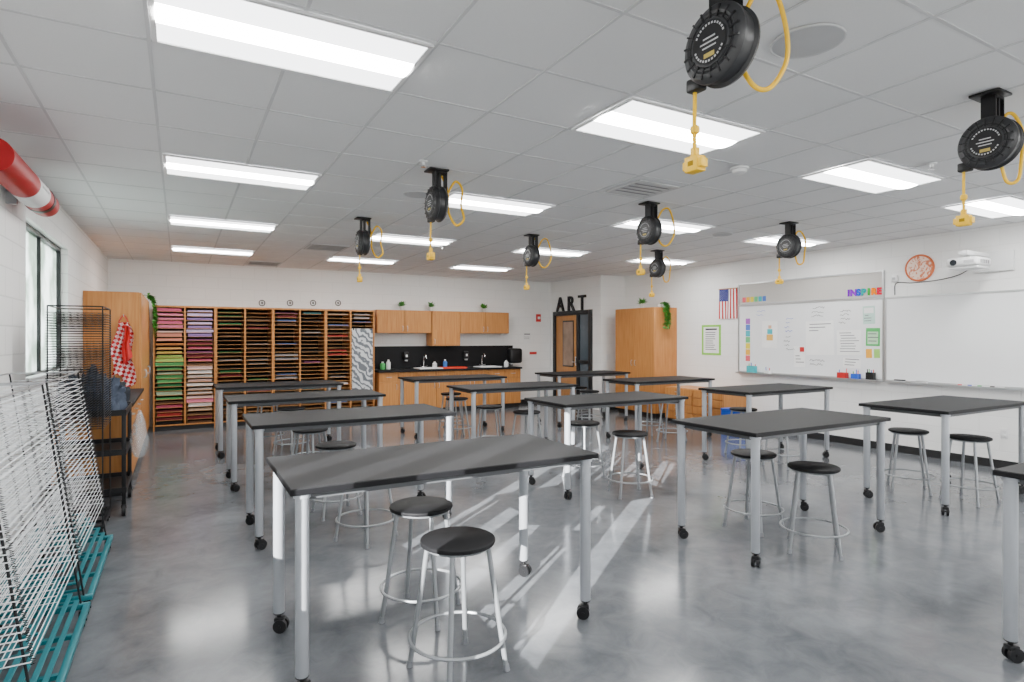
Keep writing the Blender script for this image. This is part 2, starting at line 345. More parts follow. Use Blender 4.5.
def cspeaker(x, y, r, label):
    t = thing('ceiling_speaker', label, 'speaker', (x, y, H-.0055))
    MB().torus((0, 0, -.003), r, .006).build('trim_ring', M['grey'], t)
    MB().lathe([(r-.004, 0), (r-.004, -.006), (r*.5, -.012), (0, -.014)], 36).build('grille', M['spk'], t)
cspeaker(2.46, 1.66, .15, 'large round ceiling speaker beside the nearest cord reel')
cspeaker(1.92, 5.2, .12, 'round ceiling speaker left of the second reel row')
cspeaker(6.08, 5.28, .12, 'round ceiling speaker above the whiteboard side tables')
def smoke(x, y, label):
    t = thing('smoke_detector', label, 'smoke detector', (x, y, H-.0055))
    MB().lathe([(.07, 0), (.07, -.015), (.06, -.02)], 24).build('base', M['white'], t)
    MB().lathe([(.055, -.02), (.05, -.04), (.03, -.05), (0, -.052)], 24).build('dome', M['white'], t)
smoke(3.82, 3.15, 'white smoke detector near the middle of the ceiling')
for (x, y, lb) in ((1.6, 4.2, 'tiny sprinkler head left of the near left cord reel'), (5.0, 2.35, 'tiny sprinkler head by the right hand light'), (3.3, 7.9, 'tiny sprinkler head far back in the ceiling')):
    t = thing('sprinkler_head', lb, 'sprinkler', (x, y, H-.0055)); MB().lathe([(.035, 0), (.03, -.008), (.012, -.012), (.012, -.03)], 16).build('escutcheon', M['white'], t)
    MB().cyl((0, 0, -.03), (0, 0, -.045), .005).lathe([(.02, -.045), (.02, -.048)], 12).build('deflector', M['chrome'], t)

# ---------------------------------------------------------------- cord reels
RZ = -.27
def feed(v):
    P = [[(.06, 0, RZ+.03), (.10, -.01, RZ+.12), (.14, -.04, RZ+.21), (.185, -.08, RZ+.215), (.225, -.10, RZ+.09), (.232, -.10, RZ-.04), (.18, -.07, RZ-.14), (.12, -.04, RZ-.13), (.09, .0, RZ-.01), (.10, .01, RZ+.14), (.07, .05, -.02)],
         [(.06, 0, RZ+.03), (.11, -.02, RZ+.16), (.15, -.05, RZ+.17), (.20, -.07, RZ+.07), (.185, -.07, RZ-.08), (.17, -.06, RZ-.19), (.12, -.03, RZ-.20), (.10, -.01, RZ-.10), (.085, .01, RZ+.03), (.11, .02, RZ+.15), (.07, .05, -.02)],
         [(.06, 0, RZ+.03), (.09, -.01, RZ+.09), (.15, -.03, RZ+.19), (.20, -.05, RZ+.13), (.19, -.05, RZ+.0), (.21, -.06, RZ-.11), (.15, -.04, RZ-.16), (.10, -.01, RZ-.06), (.10, .0, RZ+.06), (.09, .02, RZ+.16), (.06, .05, -.02)]][v]
    return MB().tube(spline(P, 8), .009, 8)
def make_reel(loc, label):
    t = thing('cord_reel', label, 'cord reel', loc, 0, 'retractable cord reels under the ceiling')
    MB().box(-.08, .08, -.07, .07, -.014, 0, .003).build('mount_plate', M['blackm'], t)
    b = MB(); b.box(.070, .078, -.035, .035, RZ-.04, -.014, .002, 1).box(-.024, .07, -.035, .035, -.026, -.014).box(-.024, -.012, -.035, .035, RZ+.115, -.014).box(.012, .024, -.035, .035, RZ+.115, -.014); b.build('bracket', M['blackm'], t)
    Mx = Matrix.Translation((0, 0, RZ)) @ Matrix.Rotation(R(-90), 4, 'Y') @ Matrix.Scale(.92, 4)   # local z -> -x
    d = MB(); d.lathe([(0, -.068), (.10, -.066), (.132, -.058), (.150, -.042), (.153, -.030), (.140, -.022), (.140, .022), (.153, .030), (.152, .042), (.138, .056), (.118, .062), (.112, .058), (.096, .058), (.092, .064), (.0, .066)], 48, Mx=Mx); d.build('drum', M['reel'], t)
    rb = MB()
    for k in range(18):
        s0 = len(rb.v); rb.box(.092, .138, -.0035, .0035, .050, .0635); rb.xf(s0, Mx @ Matrix.Rotation(2*math.pi*k/18, 4, 'Z'))
    s0 = len(rb.v); rb.torus((0, 0, .059), .105, .003, 36, 6); rb.xf(s0, Mx)
    rb.build('ribs', M['black'], t)
    lb = MB(); lb.lathe([(.084, .0665), (.084, .0675), (.0, .0675)], 36, Mx=Mx); hl = lb.build('hub_label', M['black'], t)
    pr = MB()
    for k in range(30):
        if k in (6, 7, 8, 21, 22, 23): continue
        s0 = len(pr.v); pr.box(.068, .076, -.0042, .0042, .0676, .0682); pr.xf(s0, Mx @ Matrix.Rotation(2*math.pi*k/30, 4, 'Z'))
    for v_, u_ in ((-.018, .034), (0, .045), (.018, .030)):
        s0 = len(pr.v); pr.box(v_-.003, v_+.003, -u_, u_, .0676, .0682); pr.xf(s0, Mx)
    pr.build('print', M['spk'], hl)
    gp = MB(); gp.box(-.058, -.040, -.026, .026, .0676, .0684); gp.xf(0, Mx); gp.build('rating_plate', colmat('gold_label', (.5, .38, .1)), hl)
    gd = MB(); gd.box(-.024, .024, .085, .15, RZ-.125, RZ-.075, .008); gd.build('cord_guide', M['black'], t)
    cd = MB(); cd.tube(spline([(0, .125, RZ-.1), (0, .126, RZ-.18), (-.004, .124, RZ-.26), (0, .125, RZ-.38)], 4), .0075, 8); cd.build('drop_cord', M['yellow'], t)
    MB().lathe([(.008, .0), (.016, -.006), (.018, -.018), (.016, -.03), (.008, -.036)], 14, (0, .125, RZ-.25)).build('cord_stop', M['yellow'], t)
    cp = MB(); cp.box(-.013, .013, .112, .138, RZ-.375, RZ-.335, .005); cp.box(-.024, .024, .092, .158, RZ-.43, RZ-.37, .005).box(-.019, .019, .078, .172, RZ-.418, RZ-.384, .004); cp.build('outlet_block', M['yellow'], t)
    for s in (-1, 1): MB().box(s*.0241-.0012, s*.0241+.0012, .112, .138, RZ-.408, RZ-.390).build('socket_face', colmat('dark_amber', (.35, .2, .0)), t)
    feed(0).build('feed_cord', M['yellow'], t)
    return t
reels = [(1.72, 1.5, 'large black cord reel nearest the camera, yellow cord looped beside it'), (3.87, 1.53, 'black cord reel at the right edge of the photo'),
 (1.78, 4.38, 'black cord reel hanging above the left tables, nearer one'), (4.05, 4.42, 'black cord reel over the middle of the room'), (6.15, 4.38, 'black cord reel nearest the whiteboard wall'),
 (1.78, 6.55, 'black cord reel hanging far back above the left tables'), (3.97, 6.53, 'black cord reel above the centre tables toward the sink'), (6.35, 6.75, 'smallest black cord reel far back before the tall cabinet')]
r0 = None; fm = []
for v in (1, 2):
    o = feed(v).build('feed_cord', M['yellow']); fm.append(o.data); bpy.data.objects.remove(o)
for i, (x, y, lb) in enumerate(reels):
    if r0 is None: r0 = make_reel((x, y, H-.0055), lb)
    else:
        c = dup(r0, (x, y, H-.0055), lb)
        if i % 3:
            for ch in c.children:
                if ch.name.startswith('feed_cord'): ch.data = fm[i % 3-1]

# ---------------------------------------------------------------- tables
TT = .91
def make_table(loc, label):
    t = thing('work_table', label, 'table', loc, 0, 'rolling work tables')
    MB().box(-.797, .797, -.382, .382, TT-.005, TT, .001, 1).build('table_surface', M['top'], t)
    MB().box(-.80, .80, -.385, .385, TT-.028, TT-.002, .002, 1).build('tabletop', M['edge'], t)
    a = MB(); a.box(-.72, .72, -.335, -.315, TT-.06, TT-.029).box(-.72, .72, .315, .335, TT-.06, TT-.029).box(-.745, -.725, -.31, .31, TT-.06, TT-.029).box(.725, .745, -.31, .31, TT-.06, TT-.029); a.build('apron', M['rail'], t)
    for sx in (-1, 1):
        for sy in (-1, 1):
            x, y = sx*.745, sy*.335
            l = MB(); l.lathe([(.026, .10), (.029, .105), (.029, TT-.05), (.036, TT-.048), (.036, TT-.029)], 20, (x, y, 0)); lg = l.build('leg', M['leg'], t)
            c = MB(); an = random.uniform(-1, 1)
            for s in (-1, 1): c.cyl((s*.008, .012, .035), (s*.026, .012, .035), .035, n=20)
            c.cyl((-.03, .012, .035), (.03, .012, .035), .008).box(-.022, .022, -.02, .03, .055, .078, .006).cyl((0, 0, .06), (0, 0, .10), .012)
            c.torus((0, 0, .098), .024, .004, 20, 6)
            c.xf(0, Matrix.Translation((x, y, 0)) @ Matrix.Rotation(an*3, 4, 'Z')); c.build('caster', M['black'], lg)
    return t
tabs = [(1.2, 2.965, 'black-topped rolling work table nearest the camera, front of left column'),
 (1.25, 4.98, 'black-topped work table second in the left column'), (1.22, 6.85, 'black-topped work table third in the left column'), (1.2, 8.72, 'rearmost black-topped work table in the left column, before the paper racks'),
 (4.115, 2.985, 'black-topped work table at front of middle column with two stools'), (3.97, 4.98, 'black-topped work table second in the middle column'), (3.9, 6.9, 'black-topped work table third in the middle column'), (3.88, 8.85, 'rearmost work table of the middle column, before the sink counter'),
 (6.525, 2.945, 'black-topped work table at right edge before the long whiteboard'), (6.525, 4.97, 'black-topped work table second in the right column'), (6.48, 6.85, 'black-topped work table third in the right column'), (6.45, 8.8, 'rearmost work table of the right column, near the entrance door'),
 (4.2, .95, 'work table corner cut off by the lower right photo edge')]
t0 = None
for x, y, lb in tabs:
    if t0 is None: t0 = make_table((x, y, 0), lb)
    else: dup(t0, (x, y, 0), lb)

# ---------------------------------------------------------------- stools
def make_stool(loc, label):
    t = thing('stool', label, 'stool', loc, 0, 'backless stools at the work tables')
    MB().lathe([(0, .586), (.165, .586), (.173, .589), (.175, .598), (.173, .606), (.166, .61), (.0, .611)], 40).build('seat', M['seat'], t)
    MB().torus((0, 0, .580), .15, .008, 32, 8).build('seat_ring', M['stoolleg'], t)
    for k in range(4):
        a = math.pi/4+k*math.pi/2; c, s = math.cos(a), math.sin(a)
        l = MB(); l.cyl((.225*c, .225*s, .02), (.14*c, .14*s, .585), .012, n=14); lg = l.build('leg', M['stoolleg'], t)
        MB().cyl((.2285*c, .2285*s, 0), (.2245*c, .2245*s, .03), .016, .014, n=14).build('foot', M['foot'], lg)
    MB().torus((0, 0, .16), .222, .008, 44, 8).build('foot_ring', M['stoolleg'], t)
    return t
st = [(1.13, 2.52, 'nearest round black stool, in front of the nearest table'), (1.18, 3.13, 'round black stool tucked under the nearest table, second nearest'),
 (1.25, 4.5, 'stool on the near side of the second left table'), (1.2, 5.28, 'stool on the far side of the second left table'),
 (1.17, 6.3, 'stool on the near side of the third left table'), (1.35, 7.2, 'stool on the far side of the third left table'),
 (1.3, 8.3, 'stool on the near side of the rearmost left table'), (1.1, 9.1, 'stool on the far side of the rearmost left table'),
 (4.07, 3.22, 'black stool on the far side of the front middle table'), (4.03, 2.67, 'black stool on the near side of the front middle table'),
 (3.87, 4.5, 'stool on the near side of the second middle table'), (3.9, 5.3, 'stool on the far side of the second middle table'),
 (3.85, 6.45, 'stool on the near side of the third middle table'), (3.7, 7.2, 'stool on the far side of the third middle table'),
 (3.75, 8.4, 'stool on the near side of the rearmost middle table'), (4.0, 9.2, 'stool on the far side of the rearmost middle table'),
 (6.44, 3.24, 'stool on the far side of the table at the right edge'), (6.51, 2.74, 'stool on the near side of the table at the right edge'),
 (6.35, 4.6, 'stool on the near side of the second right table'), (6.5, 5.3, 'stool on the far side of the second right table'),
 (6.4, 6.5, 'stool on the near side of the third right table'), (6.6, 7.2, 'stool on the far side of the third right table'),
 (6.3, 8.4, 'stool on the near side of the rearmost right table'), (6.6, 9.15, 'stool on the far side of the rearmost right table')]
s0 = None
for x, y, lb in st:
    if s0 is None: s0 = make_stool((x, y, 0), lb); s0.rotation_euler.z = .2
    else: dup(s0, (x, y, 0), lb, rotz=random.uniform(0, 1.5))

# ---------------------------------------------------------------- cabinets
def handle(x, z, vert, parent, y=-.02):
    h = MB()
    if vert: h.tube(spline([(x, y, z-.05), (x, y-.028, z-.042), (x, y-.028, z+.042), (x, y, z+.05)], 5), .005, 8)
    else: h.tube(spline([(x-.05, y, z), (x-.042, y-.028, z), (x+.042, y-.028, z), (x+.05, y, z)], 5), .005, 8)
    h.build('handle', M['steel'], parent)
def cabinet(name, label, cat, loc, rotz, w, d, h, doors=2, drawers=0, dh=.18, toe=.1, group=None, z0=0.0, low=False):
    t = thing(name, label, cat, loc, rotz, group); d -= .004
    b = MB(); b.box(0, w, .021, d, z0+toe, z0+h, .002, 1); b.build('body', M['wood'], t)
    if toe: MB().box(.01, w-.01, .07, d, z0, z0+toe).build('toe_kick', M['base'], t)
    top = z0+h-.004; bot = z0+toe+.004
    if drawers and not doors:
        n = drawers; s = (top-bot)/n
        for k in range(n):
            for q in range(2):
                o = MB().box(.008+q*w/2, (q+1)*w/2-.008, -.004, .02, bot+k*s+.006, bot+(k+1)*s-.006, .004, 1).build('drawer', M['wood'], t); handle((q+.5)*w/2, bot+(k+.5)*s, False, o, -.004)
        return t
    dtop = top
    if drawers:
        s = w/drawers
        for k in range(drawers):
            o = MB().box(k*s+.004, (k+1)*s-.004, 0, .02, top-dh, top, .002, 1).build('drawer', M['wood'], t); handle((k+.5)*s, top-dh/2, False, o, 0)
        dtop = top-dh-.006
    s = w/doors
    for k in range(doors):
        o = MB().box(k*s+.003, (k+1)*s-.003, 0, .02, bot, dtop, .002, 1).build('door', M['wood'], t)
        hx = (k+1)*s-.05 if (k % 2 == 0 and doors > 1) else k*s+.05
        hz = bot+.09 if low else (dtop-.1 if h < 1.2 else z0+1.05)
        handle(hx, hz, True, o, 0)
    return t
PL = R(90); PR = R(-90)
cabinet('tall_cabinet', 'tall orange wood cabinet in the left corner, end with hanging apron', 'cabinet', (-.43, 9.0, 0), PL, 1.14, .62, 2.13)
cabinet('tall_cabinet', 'tall orange wood cabinet squeezed between corner and paper racks', 'cabinet', (-.43, 10.145, 0), PL, 1.14, .62, 2.13)
for i in range(2):
    cabinet('base_cabinet', ['orange wood base cabinet on the left wall beside the cart', 'orange wood base cabinet on the left wall beside the tall cabinet'][i], 'cabinet', (-.43, 6.9+i*1.045, 0), PL, 1.04, .62, .86, 2, 2)
tag(MB().box(-.625, .02, 0, 2.085, 0, .03, .004).build('worktop', M['top'], loc=(-.42, 6.9, .861)), 'black worktop over the left wall base cabinets', 'worktop')
for i in range(4):
    cabinet('base_cabinet', 'orange wood base cabinet under the sink counter, %s from left' % ['first', 'second', 'third', 'fourth'][i], 'cabinet', (3.40+i*.803, 11.33, 0), 0, .80, .62, .86, 2, 2)
tag(MB().box(0, 3.24, -.03, .635, 0, .035, .004).build('worktop', M['top'], loc=(3.38, 11.31, .861)), 'long black worktop along the back wall sink area', 'worktop')
tag(MB().box(0, 3.35, -.012, 0, 0, .47, .002, 1).build('backsplash', M['edge'], loc=(3.4, YB-.001, .898)), 'black backsplash panel above the sink worktop', 'backsplash')
cabinet('wall_cabinet', 'double door wood wall cabinet next to the paper racks', 'cabinet', (3.44, 11.6, 1.64), 0, 1.16, .35, .47, 2, 0, toe=0, low=True)
cabinet('wall_cabinet', 'taller single door wood wall cabinet in the middle', 'cabinet', (4.61, 11.58, 1.375), 0, .64, .35, .735, 1, 0, toe=0, low=True)
cabinet('wall_cabinet', 'double door wood wall cabinet on the right above sink', 'cabinet', (5.26, 11.6, 1.64), 0, 1.2, .35, .47, 2, 0, toe=0, low=True)
cabinet('tall_cabinet', 'tall two-door wood cabinet on the right by the entrance', 'cabinet', (7.85, 9.58, 0), PR, 1.14, .60, 2.13)
cabinet('drawer_cabinet', 'low wood cabinet of drawers under the green-bordered poster', 'cabinet', (7.85, 8.15, 0), PR, 1.34, .60, .64, 0, 4, toe=.06)

# ---------------------------------------------------------------- paper racks
UW, UD, UH = .92, .62, 2.08; NS = 28; ZB, ZT = .10, 2.05; PT = (ZT-ZB)/NS
def make_rack(loc, label):
    t = thing('paper_rack', label, 'shelf', loc, 0, 'slotted paper storage racks')
    b = MB(); b.box(0, .022, 0, UD, 0, UH, .002, 1).box(UW-.022, UW, 0, UD, 0, UH, .002, 1).box(.022, UW-.022, 0, UD, ZT, UH).box(.022, UW-.022, 0, UD, ZB-.02, ZB); b.build('carcass', M['wood'], t)
    MB().box(.022, UW-.022, .05, UD, 0, ZB-.02).build('toe_kick', M['base'], t)
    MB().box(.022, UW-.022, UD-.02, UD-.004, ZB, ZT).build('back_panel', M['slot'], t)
    MB().box(UW/2-.013, UW/2+.013, 0, UD-.02, ZB, ZT).build('divider', M['wood'], t)
    s = None
    for c in range(2):
        for k in range(1, NS):
            if s is None:
                o = MB().box(0, UW/2-.036, .0, UD-.021, -.0027, .0027).build('shelf', M['wood2'], t); s = o
            else: o = linkcopy(s, t)
            o.location = (.0225 if c == 0 else UW/2+.0135, 0, ZB+k*PT)
    return t
RX = -.38; rn = ['first', 'second', 'third', 'fourth']; rk = None; RY = 11.325
rl = ['slotted wood paper rack full of coloured paper, leftmost', 'slotted wood rack second from left, mostly dark slots', 'slotted wood rack third from left', 'slotted wood rack rightmost with patterned cloth hanging on it']
for i in range(4):
    loc = (RX+i*(UW+.003), RY, 0)
    if rk is None: rk = make_rack(loc, rl[i])
    else: dup(rk, loc, rl[i])
PC = {'pink': (.72, .22, .34), 'rose': (.58, .12, .22), 'salmon': (.74, .32, .24), 'orange': (.74, .30, .09), 'amber': (.68, .40, .12), 'lime': (.35, .55, .13), 'green': (.10, .40, .14), 'dark green': (.03, .18, .07), 'mint': (.45, .68, .49),
 'teal': (.04, .16, .18), 'black': (.013, .013, .014), 'brown': (.13, .075, .045), 'maroon': (.19, .035, .045), 'red': (.40, .045, .045), 'lavender': (.58, .48, .74), 'violet': (.30, .2, .48), 'plum': (.26, .09, .21), 'blue': (.08, .14, .32), 'white': (.78, .78, .76), 'grey': (.30, .30, .31), 'blush': (.77, .58, .55), 'tan': (.48, .38, .27), 'yellow': (.76, .62, .16)}
c1 = ['rose', 'pink', 'pink', 'rose', 'pink', 'blush', 'salmon', 'salmon', 'orange', 'amber', 'yellow', 'lime', 'lime', 'green', 'green', 'mint', 'green', 'green', 'dark green', 'dark green', 'mint', 'green', 'brown', 'rose', 'maroon', 'red', 'maroon', 'black']
c2 = ['lavender', 'lavender', 'violet', 'lavender', 'violet', 'lavender', 'violet', 'plum', 'maroon', 'rose', 'plum', 'maroon', 'rose', 'brown', 'blush', 'white', 'white', 'blush', 'white', 'white', 'white', 'blush', 'pink', 'white', 'tan', 'brown', 'maroon', 'brown']
pools = [None, ['black', 'black', 'black', 'brown', 'brown', 'maroon', 'grey', 'dark green', 'red'], ['black', 'black', 'black', 'blue', 'grey', 'teal', 'brown', 'plum', 'maroon'], ['black', 'black', 'grey', 'blue', 'brown', 'black', 'white', 'red', 'tan']]
cn = ['leftmost', 'second', 'third', 'fourth', 'fifth', 'sixth', 'seventh', 'eighth']
for u in range(4):
    for c in range(2):
        for k in range(NS):
            if u == 0: name = (c1, c2)[c][k]; hh = random.uniform(.35, .95)
            else:
                if random.random() < .38: continue
                name = random.choice(pools[u]); hh = random.uniform(.2, .55)
            hgt = (PT-.0085)*hh; wd = random.uniform(.34, UW/2-.05) if u == 0 else random.uniform(.29, .39)
            b = MB(); n = 4
            for q in range(n):
                j = random.uniform(-.005, .005); jy = random.uniform(0, .02)
                b.box(-wd/2+j, wd/2+j, jy, .46+jy, hgt*q/n, hgt*(q+1)/n-.0008)
            x = RX+u*(UW+.003)+(.2345 if c == 0 else .6855)
            zs = ZB+(NS-1-k)*PT+.0032 if k < NS-1 else ZB+.0005
            o = b.build('paper_stack', colmat(name.replace(' ', '_')+'_paper', PC[name]), loc=(x, RY+(random.uniform(.004, .03) if u == 0 else random.uniform(.01, .05)), zs))
            tag(o, '%s paper stack in the %s slot of the %s storage column' % (name, ORD[k], cn[u*2+c]), 'paper stack', 'paper stacks in the slotted racks')
t = thing('patterned_cloth', 'grey and white wavy-patterned cloth hanging on the rightmost paper rack', 'cloth', (3.07, RY-.0005, 1.72))
MB().grid(8, 24, lambda u, v: (-.20+.40*u, -.004-.012*abs(math.sin(u*9+v*2))*(.3+v), -1.2*v)).build('cloth', M['wavy'], t)
for s in (-1, 1): MB().box(s*.17-.012, s*.17+.012, -.012, 0, -.03, .01, .002, 1).build('clip', M['black'], t)
for i, px in enumerate((262, 290, 313, 338)):
    x, z = bw(px, 303, YB); t = thing('wall_label', 'small round label on the wall above the racks, %s from left' % rn[i], 'label', (x, YB-.0005, z), 0, 'round labels above the paper racks')
    MB().cyl((0, -.005, 0), (0, 0, 0), .055, n=28).build('disc', M['paper'], t); MB().torus((0, -.005, 0), .050, .009, 28, 6, 'y').build('rim', M['black'], t)
    MB().box(-.009, .009, -.0066, -.005, -.028, .028).box(-.024, .024, -.0066, -.005, -.008, .008).build('mark', M['black'], t)

# ---------------------------------------------------------------- plants
def plant(x, y, z, label, s=1.0, n=60):
    t = thing('potted_plant', label, 'plant', (x, y, z))
    MB().lathe([(.04*s, 0), (.055*s, .07*s), (.06*s, .085*s), (.05*s, .085*s), (.045*s, .07*s), (0, .07*s)], 20).build('pot', M['terracotta'], t)
    f = MB()
    for k in range(n):
        a = random.uniform(0, 6.28); e = random.uniform(.1, 1.4); p = Vector((math.cos(a)*.03*s, math.sin(a)*.03*s, .075*s+random.uniform(0, .06)*s))
        f.leaf(p, (math.cos(a)*math.cos(e), math.sin(a)*math.cos(e), math.sin(e)), random.uniform(.06, .11)*s, .035*s)
    f.build('foliage', M['green'], t)
for px, lb in ((402, 'small potted plant on the wall cabinet beside the racks'), (431, 'small potted plant on the wall cabinets, middle one'), (484, 'small potted plant on the right wall cabinet')):
    x, _ = bw(px, 305, 11.75); plant(x, 11.76, 2.112, lb, .95)
def vine(loc, label, drop, side, n=6, sp=.07):
    t = thing('hanging_vine', label, 'plant', loc)
    MB().lathe([(.04, 0), (.055, .05), (.06, .065), (.048, .065), (.044, .055), (0, .055)], 20).build('pot', M['terracotta'], t)
    f = MB(); sm = MB(); sx, sy = side
    for k in range(n):
        o = random.uniform(-sp, sp); L = drop*random.uniform(.6, 1); ox, oy = -sy*o, sx*o
        pts = spline([(0, 0, .06), (sx*.08+ox*.5, sy*.08+oy*.5, .095), (sx*.17+ox, sy*.17+oy, .04), (sx*.20+ox, sy*.20+oy, -L*.5), (sx*.195+ox*1.2, sy*.195+oy*1.2, -L)], 7)
        sm.tube(pts, .003, 5)
        for p in pts[10:]:
            for q in range(2):
                d = Vector((random.uniform(-1, 1)+sx*.6, random.uniform(-1, 1)+sy*.6, random.uniform(-1, .2)))
                if d.dot(Vector((sx, sy, 0))) < 0: d -= 2*d.dot(Vector((sx, sy, 0)))*Vector((sx, sy, 0))
                f.leaf(p, d, random.uniform(.055, .09), .048)
    sm.build('stem', M['green'], t); f.build('foliage', M['green'], t)
vine((-.56, 11.1, 2.131), 'green vine trailing from the left corner tall cabinet top', .55, (1, 0))
vine((8.1, 8.555, 2.131), 'green vine trailing down the side of right tall cabinet', .42, (0, -1))
plant(8.15, 9.1, 2.131, 'bushy plant on top of the right tall cabinet', 1.1, 40)

# ---------------------------------------------------------------- sink area things
for i, px in enumerate((428, 487)):
    x, _ = bw(px, 372, 11.6); t = thing('sink', ['drop-in steel sink on the left of the back counter', 'drop-in steel sink on the right of the back counter'][i], 'sink', (x, 11.58, .8965))
    rm = MB(); rm.tube([(-.25, -.18, .0125), (.25, -.18, .0125), (.25, .18, .0125), (-.25, .18, .0125)], .012, 8, True); rm.build('rim', M['white'], t)
    MB().box(-.24, .24, -.17, .17, .001, .006).build('basin', M['grey'], t)
    fa = thing('faucet', ['gooseneck chrome faucet at the left sink', 'gooseneck chrome faucet at the right sink'][i], 'faucet', (x, 11.85, .8965))
    MB().cyl((0, 0, 0), (0, 0, .03), .03, .022).build('base', M['chrome'], fa)
    MB().tube(spline([(0, 0, .03), (0, 0, .2), (0, -.04, .28), (0, -.11, .29), (0, -.15, .22)], 6), .011, 10).build('spout', M['chrome'], fa)
    for s in (-1, 1): MB().cyl((s*.02, 0, .03), (s*.08, -.01, .05), .008).build('lever', M['chrome'], fa)
    sd = thing('soap_dispenser', ['black wall soap dispenser by the left sink', 'black wall soap dispenser by the right sink'][i], 'dispenser', (x-.38, YB-.0132, 1.08))
    MB().box(-.06, .06, -.10, 0, 0, .17, .02).build('body', M['black'], sd); MB().box(-.03, .03, -.085, -.03, -.03, 0, .006).build('nozzle', M['spk'], sd)
    MB().box(-.02, .02, -.1025, -.1, .06, .11).build('window', M['white'], sd)
x, z = bw(514, 368, 11.85)
t = thing('towel_dispenser', 'large black paper towel dispenser at the counter right end', 'dispenser', (x, YB-.0132, .965))
MB().box(-.16, .16, -.22, 0, 0, .34, .05, 3).build('housing', M['black'], t); MB().box(-.1, .1, -.15, -.06, -.03, 0).build('paper_tongue', M['paper'], t)
tr = MB(); tr.box(-.28, .28, -.12, .12, 0, .008).box(-.28, .28, -.12, -.11, .008, .03).box(-.28, .28, .11, .12, .008, .03).box(-.28, -.27, -.11, .11, .008, .03).box(.27, .28, -.11, .11, .008, .03)
tag(tr.build('tray', colmat('red_tray', (.65, .06, .03)), loc=(5.05, 11.52, .8968)), 'shallow red tray between the two sinks', 'tray')
def jar(x, y, z, c, r, h, label, cat='bottle'):
    t = thing('paint_bottle', label, cat, (x, y, z))
    MB().lathe([(r*.9, 0), (r, .01), (r, h*.7), (r*.5, h*.85), (r*.4, h*.87)], 18).build('body', c, t); MB().lathe([(r*.45, h*.87), (r*.4, h), (0, h)], 14).build('cap', M['white'], t)
jar(3.6, 11.75, .8968, colmat('paint_green', (.1, .5, .15)), .05, .16, 'green bottle at the left end of sink counter')
jar(3.73, 11.78, .8968, M['white'], .045, .2, 'white bottle at the left end of sink counter')
jar(4.75, 11.8, .8968, M['white'], .05, .14, 'white jar between the sinks by backsplash')
jar(5.0, 11.82, .8968, colmat('paint_blue', (.06, .2, .6)), .045, .18, 'blue bottle between the sinks')
jar(6.32, 11.48, .8968, M['white'], .05, .15, 'white bottle before the towel dispenser')
def sheet(name, label, cat, x, y, z, w, h, m, face, extra=None, th=.004, tilt=0):
    t = thing(name, label, cat, (x, y, z)); t.rotation_euler.x = tilt
    if face == '-x': b = MB().box(-th, 0, -w/2, w/2, -h/2, h/2)
    else: b = MB().box(-w/2, w/2, -th, 0, -h/2, h/2)
    b.build('sheet', m, t)
    for (u0, u1, v0, v1, mm, nm) in (extra or []):
        e = .0012 if nm in ('page', 'picture', 'heading', 'text_panel') else .0020
        if face == '-x': MB().box(-th-e, -th, w*(.5-u1), w*(.5-u0), h*(.5-v1), h*(.5-v0)).build(nm, mm, t)
        else: MB().box(w*(u0-.5), w*(u1-.5), -th-e, -th, h*(.5-v1), h*(.5-v0)).build(nm, mm, t)
    return t
ink = M['ink']
x, z = bw(538, 318); t = thing('fire_alarm', 'red fire alarm strobe high on back wall near corner', 'alarm', (x, YB-.0002, z))
MB().box(-.06, .06, -.04, 0, -.09, .09, .008).build('housing', M['red'], t); MB().box(-.035, .035, -.055, -.04, -.03, .03, .006).build('lens', M['white'], t)
x, z = bw(527, 338); sheet('wall_notice', 'white notice on back wall below the fire alarm', 'notice', x, YB-.001, z, .2, .26, M['paper'], '-y', [(.1, .9, .1, .2, ink, 'text_line'), (.1, .8, .4, .43, ink, 'text_line'), (.1, .8, .55, .58, ink, 'text_line')])
x, z = bw(533, 356); sheet('wall_notice', 'small red-topped notice on back wall beside towel dispenser', 'notice', x, YB-.001, z, .2, .2, M['paper'], '-y', [(0, 1, 0, .3, M['red'], 'heading')])
x, z = bw(608, 357, YD); t = thing('light_switch', 'white light switch plate right of the entrance door', 'switch', (x, YD-.001, z)); MB().box(-.06, .06, -.006, 0, -.06, .06, .002).build('plate', M['white'], t)
for s in (-1, 1): MB().box(s*.025-.01, s*.025+.01, -.01, -.006, -.02, .02).build('toggle', M['offw'], t)
for ch, y in (('A', 11.5), ('R', 11.07), ('T', 10.64)):
    t = thing('wall_letter', 'large black letter %s standing above the entrance door' % ch, 'letter', (XD-.021, y, 2.1635))
    o = textmesh(ch, .46, .018, 'letter_face', M['black'], t, .008); o.rotation_euler = (R(90), 0, R(-90)); o.location = (0, 0, .008)

